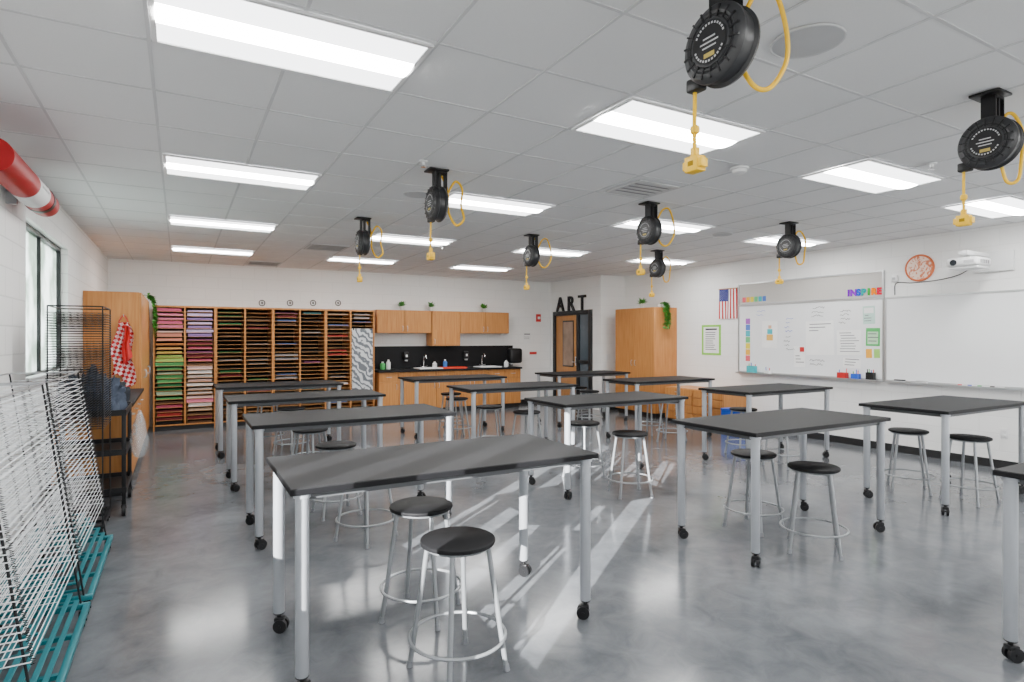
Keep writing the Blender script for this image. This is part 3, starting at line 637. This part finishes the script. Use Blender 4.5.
# ---------------------------------------------------------------- right wall
def board(label, y0, y1, z0, z1):
    t = thing('whiteboard', label, 'whiteboard', (XR-.001, y0, z0)); w, h = y1-y0, z1-z0
    MB().box(-.015, 0, .02, w-.02, .02, h-.02).build('surface', M['board'], t)
    f = MB(); f.box(-.024, 0, 0, w, 0, .022).box(-.024, 0, 0, w, h-.022, h).box(-.024, 0, 0, .022, .022, h-.022).box(-.024, 0, w-.022, w, .022, h-.022); f.build('frame', M['alu'], t)
    tr = MB(); tr.box(-.11, -.0245, .02, w-.02, -.012, 0).box(-.114, -.108, .02, w-.02, -.012, .012); tr.build('marker_tray', M['alu'], t)
    return t
YM = 4.55
wb1 = board('whiteboard under the grey tack panel, with papers', YM+.005, 6.98, .95, 2.10)
wb2 = board('clear long whiteboard at the right edge below the projector', 1.9, YM-.005, .95, 2.10)
t = thing('tack_panel', 'grey tack panel in metal frame above the papered whiteboard', 'bulletin board', (XR-.001, YM+.005, 2.105)); w, h = 6.98-YM-.005, .37
MB().box(-.012, 0, .02, w-.02, .02, h-.02).build('surface', M['tack'], t)
f = MB(); f.box(-.024, 0, 0, w, 0, .022).box(-.024, 0, 0, w, h-.022, h).box(-.024, 0, 0, .022, .022, h-.022).box(-.024, 0, w-.022, w, .022, h-.022); f.build('frame', M['alu'], t)
SX = XR-.0170
def scribble(px, py, rows_, step, n, r=.0024, m='black'):
    for k in range(rows_):
        hw = MB(); y, z = rw(px+random.uniform(-1.5, 1.5), py+k*step, SX)
        hw.tube(spline([(-.0178, y-wb1.location.y-j*.017, z-.95+random.uniform(-.016, .016)) for j in range(n-random.randint(0, 4))], 2), r, 4)
        hw.build('handwriting', M[m], wb1)
scribble(812, 308, 3, 4, 13, .003); scribble(785, 319, 4, 4, 9, .003, 'blue'); scribble(785, 337, 4, 4, 10, .0026); scribble(840, 311, 4, 4, 11, .003, 'black'); scribble(810, 360, 2, 4, 15, .003); scribble(757, 311, 2, 4, 13, .0026, 'blue')
def pin(px0, px1, py0, py1, c, name, label, extra=None):
    ya, za = rw(px0, (py0+py1)/2, SX); yb, _ = rw(px1, (py0+py1)/2, SX); _, zt = rw((px0+px1)/2, py0, SX); _, zb = rw((px0+px1)/2, py1, SX)
    return sheet(name, label, name.replace('_', ' '), SX, (ya+yb)/2, (zt+zb)/2, ya-yb, zt-zb, colmat(*c), '-x', extra, .003, random.uniform(-.03, .03))
WH = ('white', (.92, .92, .91))
tl = colmat('tealc', (.05, .45, .5))
ic = [(.20, .01, .42), (.26, .02, .55), (.02, .10, .60), (.01, .36, .34), (.05, .42, .05), (.88, .22, .0), (.70, .01, .06)]
sc = [(.75, .12, .15), (.85, .45, .05), (.80, .65, .05), (.15, .5, .2), (.05, .42, .5), (.1, .2, .6), (.4, .12, .5)]
def lines(n, a=.1, b=.95, col=None):
    return [(.1+random.uniform(0, .08), random.uniform(.45, .92), a+(b-a)*k/n, a+(b-a)*k/n+.24*(b-a)/n, col or M['ink'], 'text_line') for k in range(n)]
def bands(): return [(.06, .94, .01+k*.14, .01+k*.14+.13, colmat('muted_%d' % (6-k), sc[6-k]), 'picture') for k in range(7)]
pin(745.5, 750.5, 318, 362, WH, 'colour_chart', 'vertical multicolour strip down the whiteboard left edge', bands())
pin(762, 778, 321, 348, WH, 'paper_poster', 'white poster with small teal and gold figure on the whiteboard left', [(.4, .6, .16, .28, colmat('peach', (.75, .45, .3)), 'picture'), (.34, .66, .30, .48, tl, 'picture'), (.3, .7, .5, .72, colmat('goldc', (.75, .45, .1)), 'picture')])
pin(794, 805, 346, 367, WH, 'paper_sheet', 'white sheet with red corner low on the papered whiteboard', [(.55, .95, .05, .28, M['red'], 'picture')]+lines(3, .45, .9))
pin(806, 834, 321, 355, WH, 'paper_sheet', 'largest white sheet mid whiteboard, short writing at its top', lines(3, .08, .36))
pin(837, 862, 330, 355, WH, 'paper_sheet', 'white handwritten list between the largest sheet and green sheets', lines(8))
pin(863, 875, 306, 324, ('palegreen', (.5, .70, .62)), 'paper_sheet', 'pale green sheet near the whiteboard top right', [(.1, .9, .1, .4, M['paper'], 'picture')]+lines(3, .5, .95))
pin(866, 880, 328, 346, ('greenc', (.08, .45, .12)), 'paper_sheet', 'bright green sheet at whiteboard right end', [(.12, .88, .2, .9, colmat('mintc', (.45, .7, .45)), 'picture')]+lines(3, .3, .9))
pin(866, 872, 349, 358, ('orangec', (.88, .42, .04)), 'paper_note', 'orange note at the whiteboard lower right')
pin(874, 880, 349, 358, ('limec', (.35, .65, .15)), 'paper_note', 'lime green note beside the orange note')
pin(843, 861, 358, 368, WH, 'paper_sheet', 'white sheet just above the red bin', lines(3))
t = thing('letter_banner', 'colourful INSPIRE letters on the tack panel', 'banner', (XR-.0165, 4.83, 2.14))
for i, ch in enumerate('INSPIRE'):
    y = .215-i*.0715
    o = textmesh(ch, .125, .003, 'letter', mat('inspire_paint_%d' % i, ic[i], .9, var=.03, spec=.05), t, .008); o.rotation_euler = (R(90), 0, R(-90)); o.location = (-.0035, y, .008)
t = thing('card_row', 'one small row of coloured cards at the tack panel left', 'decoration', (XR-.0150, 6.66, 2.15))
for i in range(6):
    y = .2-i*.08; MB().box(-.003, 0, y-.033, y+.033, 0, .085, .001, 1).build('card', colmat('muted_%d' % i, sc[i]), t)
def bin_(px, w, h, m, name, label, fill=None):
    y, _ = rw(px, 370, XR-.06); t = thing(name, label, name.replace('_', ' '), (XR-.068, y, .9505)); d = .037; th = .004
    b = MB(); b.box(-d, d, -w/2, w/2, 0, th).box(-d, -d+th, -w/2, w/2, th, h).box(d-th, d, -w/2, w/2, th, h).box(-d+th, d-th, -w/2, -w/2+th, th, h).box(-d+th, d-th, w/2-th, w/2, th, h); b.build('bin', m, t)
    if fill:
        for k in range(fill):
            yy = -w/2+.012+(w-.024)*k/max(1, fill-1); MB().cyl((random.uniform(-.015, .015), yy, .005), (random.uniform(-.02, .02), yy, h+random.uniform(.03, .06)), .006, n=8).build('marker', colmat('mk%d' % (k % 5), [(.7, .05, .05), (.05, .1, .6), (.05, .4, .1), (.02, .02, .02), (.8, .5, .05)][k % 5]), t)
bin_(752, .15, .12, tl, 'supply_bin', 'teal supply bin at the left end of the marker tray', 3)
bin_(768, .09, .06, M['white'], 'supply_bin', 'white supply bin beside the teal bin', 2)
bin_(843, .13, .09, M['red'], 'supply_bin', 'red supply bin on the marker tray', 2)
bin_(856, .10, .08, M['blue'], 'supply_bin', 'blue supply bin beside the red bin', 3)
bin_(871, .10, .11, M['black'], 'supply_bin', 'black supply bin at the marker tray right end', 4)
for i, px in enumerate((900, 922, 965, 975, 985, 998)):
    y, _ = rw(px, 385, XR-.06); nm = ['black board eraser nearest the papered board', 'grey board eraser further right on the tray', 'red marker on the long tray', 'black marker on the long tray', 'blue marker on the long tray', 'green marker on the long tray']
    if i < 2:
        t = thing('board_eraser', nm[i], 'eraser', (XR-.068, y, .9505)); MB().box(-.025, .025, -.065, .065, 0, .018, .003).build('felt', M['grey'], t); MB().box(-.024, .024, -.064, .064, .018, .036, .005).build('grip', [M['black'], M['spk']][i], t)
    else:
        t = thing('marker', nm[i], 'marker', (XR-.06, y, .9505+.0095)); mm = colmat('mk%d' % (i-2), [(.7, .05, .05), (.02, .02, .02), (.05, .1, .6), (.05, .4, .1)][i-2])
        MB().cyl((0, -.06, 0), (0, .03, 0), .009).build('barrel', M['white'], t); MB().cyl((0, .03, 0), (0, .075, 0), .0095).build('cap', mm, t)
yf, zf = rw(731, 289, XR-.03); yf = 7.195
t = thing('flag', 'american flag hanging on the right wall beside the tack panel', 'flag', (XR-.0002, yf, zf-.52))
MB().cyl((-.02, -.205, .53), (-.02, .205, .53), .009).build('rod', M['wood2'], t)
MB().box(-.02, 0, -.02, .02, .52, .54).build('bracket', M['steel'], t)
fw, fh = .39, .52
def wav(u, v): return (-.022-.009*math.sin(u*11+v*1.5)*(.3+v), fw*(.5-u), fh*(1-v))
fb = MB()
for k in range(13):
    fb.m = 0 if k % 2 == 0 else 1; fb.grid(3, 12, lambda u, v: wav((k+u)/13, v))
fb.build('stripes', [M['red'], M['paper']], t)
cb = MB(); cb.grid(10, 6, lambda u, v: (wav(u*7/13, v*.4)[0]-.0015, wav(u*7/13, 0)[1], fh*(1-v*.4))); cb.build('canton', colmat('navy', (.02, .03, .2)), t)
sb = MB()
for a in range(9):
    for b_ in range(6 if a % 2 == 0 else 5):
        u = (.6+a)/9.2*7/13; v = ((.5 if a % 2 == 0 else 1.0)+b_)/6*.4; p = wav(u, v); pts = []
        for q in range(10): rr = .0075 if q % 2 == 0 else .003; pts.append((p[0]-.003, p[1]+rr*math.sin(q*math.pi/5), p[2]+rr*math.cos(q*math.pi/5)))
        sb.add(pts, [tuple(range(10))])
sb.build('stars', M['paper'], t)
ya, za = rw(702, 341, XR); yb, _ = rw(721, 341, XR)
sheet('wall_poster', 'white notice poster with bright green border on right wall', 'poster', XR-.001, (ya+yb)/2, za+.02, ya-yb, .55, colmat('greenb', (.25, .6, .08)), '-x', [(.1, .9, .07, .93, M['paper'], 'page'), (.2, .8, .12, .17, M['black'], 'text_line')]+[(.2, random.uniform(.6, .82), .24+k*.07, .265+k*.07, ink, 'text_line') for k in range(9)])
y, z = rw(920, 268, XR)
t = thing('wall_disc', 'round orange-rimmed disc with pale swirling face beside the projector', 'wall decoration', (XR-.001, y, z)); RM = Matrix.Rotation(R(-90), 4, 'Y')
MB().lathe([(.175, 0), (.178, .014), (.172, .024), (.158, .024), (.150, .017)], 44, Mx=RM).build('rim', colmat('clockrim', (.66, .17, .07)), t)
MB().lathe([(.152, .0172), (.152, .0195), (0, .0195)], 40, Mx=RM).build('face', mottled('disc_face', (.68, .19, .08), (.88, .66, .54), 14), t)
t = thing('projector', 'white short-throw projector on a wall arm above the whiteboard', 'projector', (XR-.001, 3.38, 2.44))
MB().box(-.04, 0, -.28, .12, -.11, .13, .008).build('wall_plate', M['white'], t)
MB().box(-.58, -.04, -.05, .05, .06, .11, .008).build('arm', M['white'], t)
b = MB(); b.box(-.60, -.26, -.165, .165, -.075, .030, .035, 3); b.box(-.57, -.29, -.145, .145, -.10, -.065, .012); b.build('housing', M['white'], t)
MB().cyl((-.42, 0, .030), (-.42, 0, .062), .05).build('arm_joint', M['alu'], t)
ln = MB(); ln.box(-.34, -.275, -.09, .09, .0305, .037); ln.build('lens_window', M['dglass'], t)
for k in range(5): MB().box(-.55+k*.045, -.525+k*.045, -.1665, -.165, -.045, -.005).build('vent_slot', M['ink'], t)
MB().lathe([(.032, 0), (.036, .012), (.028, .014), (.026, .008), (0, .008)], 20, Mx=Matrix.Translation((-.60, .08, -.025)) @ Matrix.Rotation(R(-90), 4, 'Y')).build('lens', M['dglass'], t)
MB().box(-.602, -.60, -.12, -.02, -.04, -.005).build('vent', M['spk'], t)
tag(MB().tube(spline([(XR-.006, 4.42, 2.12), (XR-.008, 4.40, 2.28), (XR-.008, 4.2, 2.27), (XR-.008, 3.9, 2.28), (XR-.008, 3.68, 2.32), (XR-.006, 3.56, 2.38)], 8), .005, 6).build('power_cable', M['black']), 'black cable sagging along the wall to the projector', 'cable')
t = thing('wall_box', 'small white control box at the whiteboard corner', 'switch', (XR-.001, 4.42, 2.30)); MB().box(-.03, 0, -.04, .04, .0, .09, .005).build('box', M['white'], t); MB().box(-.033, -.03, -.02, .02, .03, .06).build('button', M['spk'], t)
for i, (y, z) in enumerate(((5.1, .42), (3.2, .42))):
    t = thing('wall_outlet', ['white wall outlet below the papered whiteboard', 'white wall outlet below the long whiteboard'][i], 'outlet', (XR-.001, y, z)); MB().box(-.006, 0, -.038, .038, -.058, .058, .002).build('plate', M['white'], t)
    for s in (-1, 1): MB().box(-.009, -.006, -.016, .016, s*.026-.014, s*.026+.014, .002).build('socket', M['offw'], t)
t = thing('storage_tote', 'blue plastic storage tote on floor before the drawer cabinet', 'tote', (7.64, 6.36, 0))
b = MB(); b.box(-.13, .13, -.19, .19, 0, .012).box(-.13, -.12, -.19, .19, .012, .40).box(.12, .13, -.19, .19, .012, .40).box(-.12, .12, -.19, -.18, .012, .40).box(-.12, .12, .18, .19, .012, .40); b.build('body', M['blue'], t)
MB().box(-.14, .14, -.20, .20, .401, .425, .01).build('lid', M['blue'], t)

# ---------------------------------------------------------------- left side: drying racks, cart
def drying_rack(label, x, y, L, Wd, hgt, lean, n, zlo, teal=True, m=10):
    t = thing('drying_rack', label, 'drying rack', (x, y, 0), 0)      # x = front bottom edge, y = near end
    sh = lambda z: -lean*(z-.2)
    zz = .085; bm_ = M['teal'] if teal else M['blackm']; fx = .03 if teal else 0
    b = MB(); b.box(-Wd, fx, 0, .03, zz, zz+.03, .005).box(-Wd, fx, L-.03, L, zz, zz+.03, .005).box(fx-.03, fx, .03, L-.03, zz, zz+.03, .005).box(-Wd, -Wd+.03, .03, L-.03, zz, zz+.03, .005)
    for k in range(1, 3): yy = L*k/3; b.box(-Wd+.03, fx-.03, yy-.012, yy+.012, zz+.005, zz+.025)
    b.build('base_frame', bm_, t)
    if teal:
        for q, z in enumerate((.135, .175, .215, .255, .295)):
            o = .012-.028*(q+1); w_ = .022; tr = MB()
            tr.box(o-w_, o, .03, L-.03, z, z+.010, .002, 1).box(-Wd+.03, -Wd+.03+w_, .03, L-.03, z, z+.010, .002, 1).box(-Wd+.03+w_, o-w_, .03, .03+w_, z, z+.010).box(-Wd+.03+w_, o-w_, L-.03-w_, L-.03, z, z+.010).box(-Wd+.03+w_, o-w_, L/2-.01, L/2+.01, z, z+.010)
            tr.build('tray', bm_, t)
    for cx in (-Wd+.03, fx-.03):
        for cy in (.04, L-.04):
            c = MB(); c.cyl((cx-.012, cy, .035), (cx+.012, cy, .035), .035, n=18).box(cx-.018, cx+.018, cy-.014, cy+.014, .05, .085, .004).cyl((cx-.02, cy, .035), (cx+.02, cy, .035), .007); c.build('caster', M['black'], t)
    for cx in (-Wd+.012, -.012):
        for cy in (.012, L-.012):
            MB().cyl((cx, cy, .11), (cx+sh(hgt), cy, hgt), .005, n=8).build('post', M['blackm'], t)
    tp = MB(); o = sh(hgt); tp.tube([(-.012+o, .018, hgt), (-.012+o, L-.018, hgt), (-Wd+.012+o, L-.018, hgt), (-Wd+.012+o, .018, hgt)], .005, 8, True); tp.build('top_rail', M['steel'] if teal else M['blackm'], t)
    s = None; kids = []
    step = (hgt-zlo-.05)/(n-1)
    for k in range(n):
        z = zlo+step*k
        if s is None:
            wmb = MB()
            for q in range(m): xx = -.004-(Wd-.008)*q/(m-1); wmb.cyl((xx, 0, 0), (xx, L, 0), .0019, n=5)
            wmb.cyl((-.004, L*.5, -.003), (-Wd+.004, L*.5, -.003), .0016, n=4)
            if not teal:
                for q in (1, 3): wmb.cyl((-.004, L*q/4, -.003), (-Wd+.004, L*q/4, -.003), .0016, n=4)
            s = wmb.build('shelf', M['wire'] if teal else M['blackm'], t); so = s
            e = MB().cyl((-.005, 0, 0), (-Wd+.005, 0, 0), .0024, n=6).build('end_bar', M['wire'] if teal else M['blackm'], s); e.location = (0, .003, 0); kids.append(e)
            e2 = linkcopy(e, s); e2.location = (0, L-.003, 0); kids.append(e2)
            cl_ = None
            for xx, yy in ((0, .010), (0, L-.010), (-.10, L-.010), (-.20, L-.010), (-.30, L-.010)):
                if not teal: break
                if cl_ is None: cl_ = MB().tube([(.002+(.007 if q % 2 else -.007), 0, -step*.40+step*.80*q/6) for q in range(7)], .0026, 5).build('clip', M['blackm'], s); o_ = cl_
                else: o_ = linkcopy(cl_, s)
                o_.location = (xx, yy, 0); kids.append(o_)
        else:
            so = linkcopy(s, t)
            for kd in kids: linkcopy(kd, so)
        so.location = (sh(z), 0, z)
    return t
drying_rack('near wire drying rack on teal wheeled base, cut by left photo edge', -.45, 2.75, 1.16, .40, 1.30, .15, 32, .35, True, 6)
drying_rack('second wire drying rack on teal wheeled base, behind the near one', -.45, 4.0, 1.16, .40, 1.30, .15, 32, .35, True, 6)
drying_rack('tall upright black wire drying rack before the cart', -.5, 5.45, .58, .36, 1.78, 0.0, 46, .85, False, 9)
t = thing('utility_cart', 'black metal rolling cart holding dark clothes', 'cart', (-.40, 6.08, 0)); L, Wd = .72, .56; CT = .87
for cx in (-Wd+.02, -.02):
    for cy in (.02, L-.02):
        MB().box(cx-.016, cx+.016, cy-.016, cy+.016, .10, CT+.04, .003).build('leg', M['blackm'], t)
        c = MB(); c.cyl((cx-.014, cy, .045), (cx+.014, cy, .045), .045, n=18).box(cx-.02, cx+.02, cy-.016, cy+.016, .07, .10, .004); c.build('caster', M['black'], t)
for nm, z in (('lower_shelf', .2), ('middle_shelf', .53), ('top_tray', CT)):
    b = MB(); b.box(-Wd, 0, 0, L, z, z+.012).box(-Wd, 0, 0, .01, z+.012, z+.05).box(-Wd, 0, L-.01, L, z+.012, z+.05).box(-.01, 0, .01, L-.01, z+.012, z+.05).box(-Wd, -Wd+.01, .01, L-.01, z+.012, z+.05); b.build(nm, M['blackm'], t)
def heap(x, y, z, w, d, h, m, label, seed, name='cloth_heap', pw=.6):
    nu, nv = 72, 30; b = MB(); off = Vector((seed*7.3, seed*3.1, seed*1.7))
    def fn(u, v):
        a = 2*math.pi*u; e = math.pi/2*v; p = Vector((math.cos(a)*math.cos(e), math.sin(a)*math.cos(e), math.sin(e)))
        q = 1+.22*noise.noise(p*1.8+off)+.34*abs(noise.noise(p*3.6+off))-.24*abs(noise.noise(p*7+off*2))
        zz = p.z**pw*h*q*(1-.4*abs(noise.noise(p*4+off*3)))
        return (max(-w/2, min(w/2, p.x*w*.46*q)), max(-d/2, min(d/2, p.y*d*.46*q)), zz if v > 0 else 0)
    b.grid(nu, nv, fn); b.f.append(tuple(range(nu-1, -1, -1))); b.mi.append(0)
    return tag(b.build(name, m, loc=(x, y, z), ang=80), label, 'clothing')
heap(-.68, 6.44, CT+.0135, .53, .69, .33, M['denim'], 'crumpled pile of grey-blue denim aprons on the rolling cart', 1, pw=.55)
bg = MB(); bg.lathe([(.02, .42), (.05, .38), (.10, .30), (.15, .17), (.14, .06), (.08, .0), (0, -.005)], 24)
bg.v = [(x*(.45+.08*math.sin(5*math.atan2(y, x)+z*20)), y*(1+.10*math.sin(4*math.atan2(y, x)+z*15)), z) for x, y, z in bg.v]
mx_ = min(v[0] for v in bg.v)
tag(bg.build('plastic_bag', M['bag'], loc=(-.399-mx_, 6.44, .45), ang=80), 'clear plastic bag hanging on the front of the cart', 'bag')
t = thing('apron', 'red and white checkered apron bunched on the tall cabinet end', 'apron', (-.62, 8.985, 1.0))
def apr(u, v):
    wv = .05+.075*min(1, v*2)+.015*math.sin(v*7)
    return ((u-.5)*2*wv+.02*math.sin(v*9)+.022*math.sin(u*23)*v, -.06-.042*math.sin(u*19+v*3.2)*(.45+.55*v), .74-.74*v*(1-.13*math.sin(u*6+.6)))
MB().grid(32, 20, apr).build('cloth', M['gingham'], t)
MB().grid(12, 16, lambda u, v: (.03+.10*(u-.4)*(.5+.5*v)+.01*math.sin(v*8), -.11-.02*math.sin(u*8+v*3), .70-.5*v*(1-.2*u))).build('red_lining', M['red'], t)
MB().tube(spline([(-.05, -.05, .74), (-.03, -.03, .79), (0, -.012, .83), (.03, -.03, .79), (.05, -.05, .74)], 6), .007, 6).build('neck_strap', M['red'], t)
MB().cyl((0, 0.0148, .82), (0, -.03, .82), .006).cyl((0, -.03, .82), (0, -.035, .84), .006).build('hook', M['steel'], t)
heap(-.70, 7.35, .893, .5, .8, .22, M['darkcloth'], 'crumpled charcoal smocks heaped on the left wall worktop', 2, pw=.5)
# giant novelty crayon on the left wall
t = thing('novelty_crayon', 'giant red and white crayon-shaped tube high on the left wall', 'decoration', (-.9, 4.25, 2.56))
RMy = Matrix.Rotation(R(-90), 4, 'X')
MB().lathe([(.0, 0), (.095, .0), (.095, .5), (.095, 1.2), (.093, 1.22)], 36, Mx=RMy).build('barrel', M['deepred'], t)
wb = MB().lathe([(.0965, .72), (.0965, 1.06)], 36, Mx=RMy).build('pale_band', mat('pale_label_band', (.80, .80, .80), .5), t)
pr = MB()
for a in (-1.0, -.5, 0.0):
    for k in range(6):
        s1 = len(pr.v); pr.box(.0966, .0976, -.008, .008, .77+k*.042, .798+k*.042-(.010 if k % 2 else 0)); pr.xf(s1, RMy @ Matrix.Rotation(a, 4, 'Z'))
pr.build('print', M['spk'], wb)
MB().lathe([(.098, 1.2), (.098, 1.27), (.08, 1.272)], 36, Mx=RMy).build('black_ring', M['black'], t)
MB().lathe([(.093, 1.27), (.093, 1.42), (.088, 1.47), (.07, 1.50), (0, 1.505)], 36, Mx=RMy).build('end_cap', M['deepred'], t)
for yy in (.3, 1.05): MB().box(-.1499, -.09, yy-.02, yy+.02, -.085, .09).build('wall_bracket', M['steel'], t)

# ---------------------------------------------------------------- light & camera
wd = bpy.data.worlds.new('World'); bpy.context.scene.world = wd; wd.use_nodes = True; nt = wd.node_tree
bgn = nt.nodes['Background']; bgn.inputs[1].default_value = 5.6
tc = nt.nodes.new('ShaderNodeTexCoord'); sp = nt.nodes.new('ShaderNodeSeparateXYZ'); cr = nt.nodes.new('ShaderNodeValToRGB'); mr = nt.nodes.new('ShaderNodeMapRange')
mr.inputs['From Min'].default_value = -1; nt.links.new(tc.outputs['Generated'], sp.inputs[0]); nt.links.new(sp.outputs['Z'], mr.inputs['Value']); nt.links.new(mr.outputs[0], cr.inputs[0])
e = cr.color_ramp.elements; e[0].position = .0; e[0].color = (.72, .72, .70, 1); e[1].position = .52; e[1].color = (.97, .98, 1, 1)
q = e.new(.47); q.color = (.68, .70, .66, 1); q = e.new(1.0); q.color = (.82, .91, 1, 1)
nt.links.new(cr.outputs[0], bgn.inputs[0])
sl = bpy.data.lights.new('sun', 'SUN'); sl.energy = 36.0; sl.angle = R(.2); sl.color = (.99, .99, .98)
so = bpy.data.objects.new('sun', sl); COL.objects.link(so); so.rotation_euler = Vector((.79, .61, -.31)).to_track_quat('-Z', 'Y').to_euler(); so.location = (-8, -6, 6)
cam = bpy.data.cameras.new('camera'); co = bpy.data.objects.new('camera', cam); COL.objects.link(co)
cam.sensor_width = 36; cam.lens = F/1024*36; cam.shift_y = -3/1024; cam.clip_start = .05
co.location = (0, 0, CH); co.rotation_euler = (R(90), 0, -TH)
bpy.context.scene.camera = co
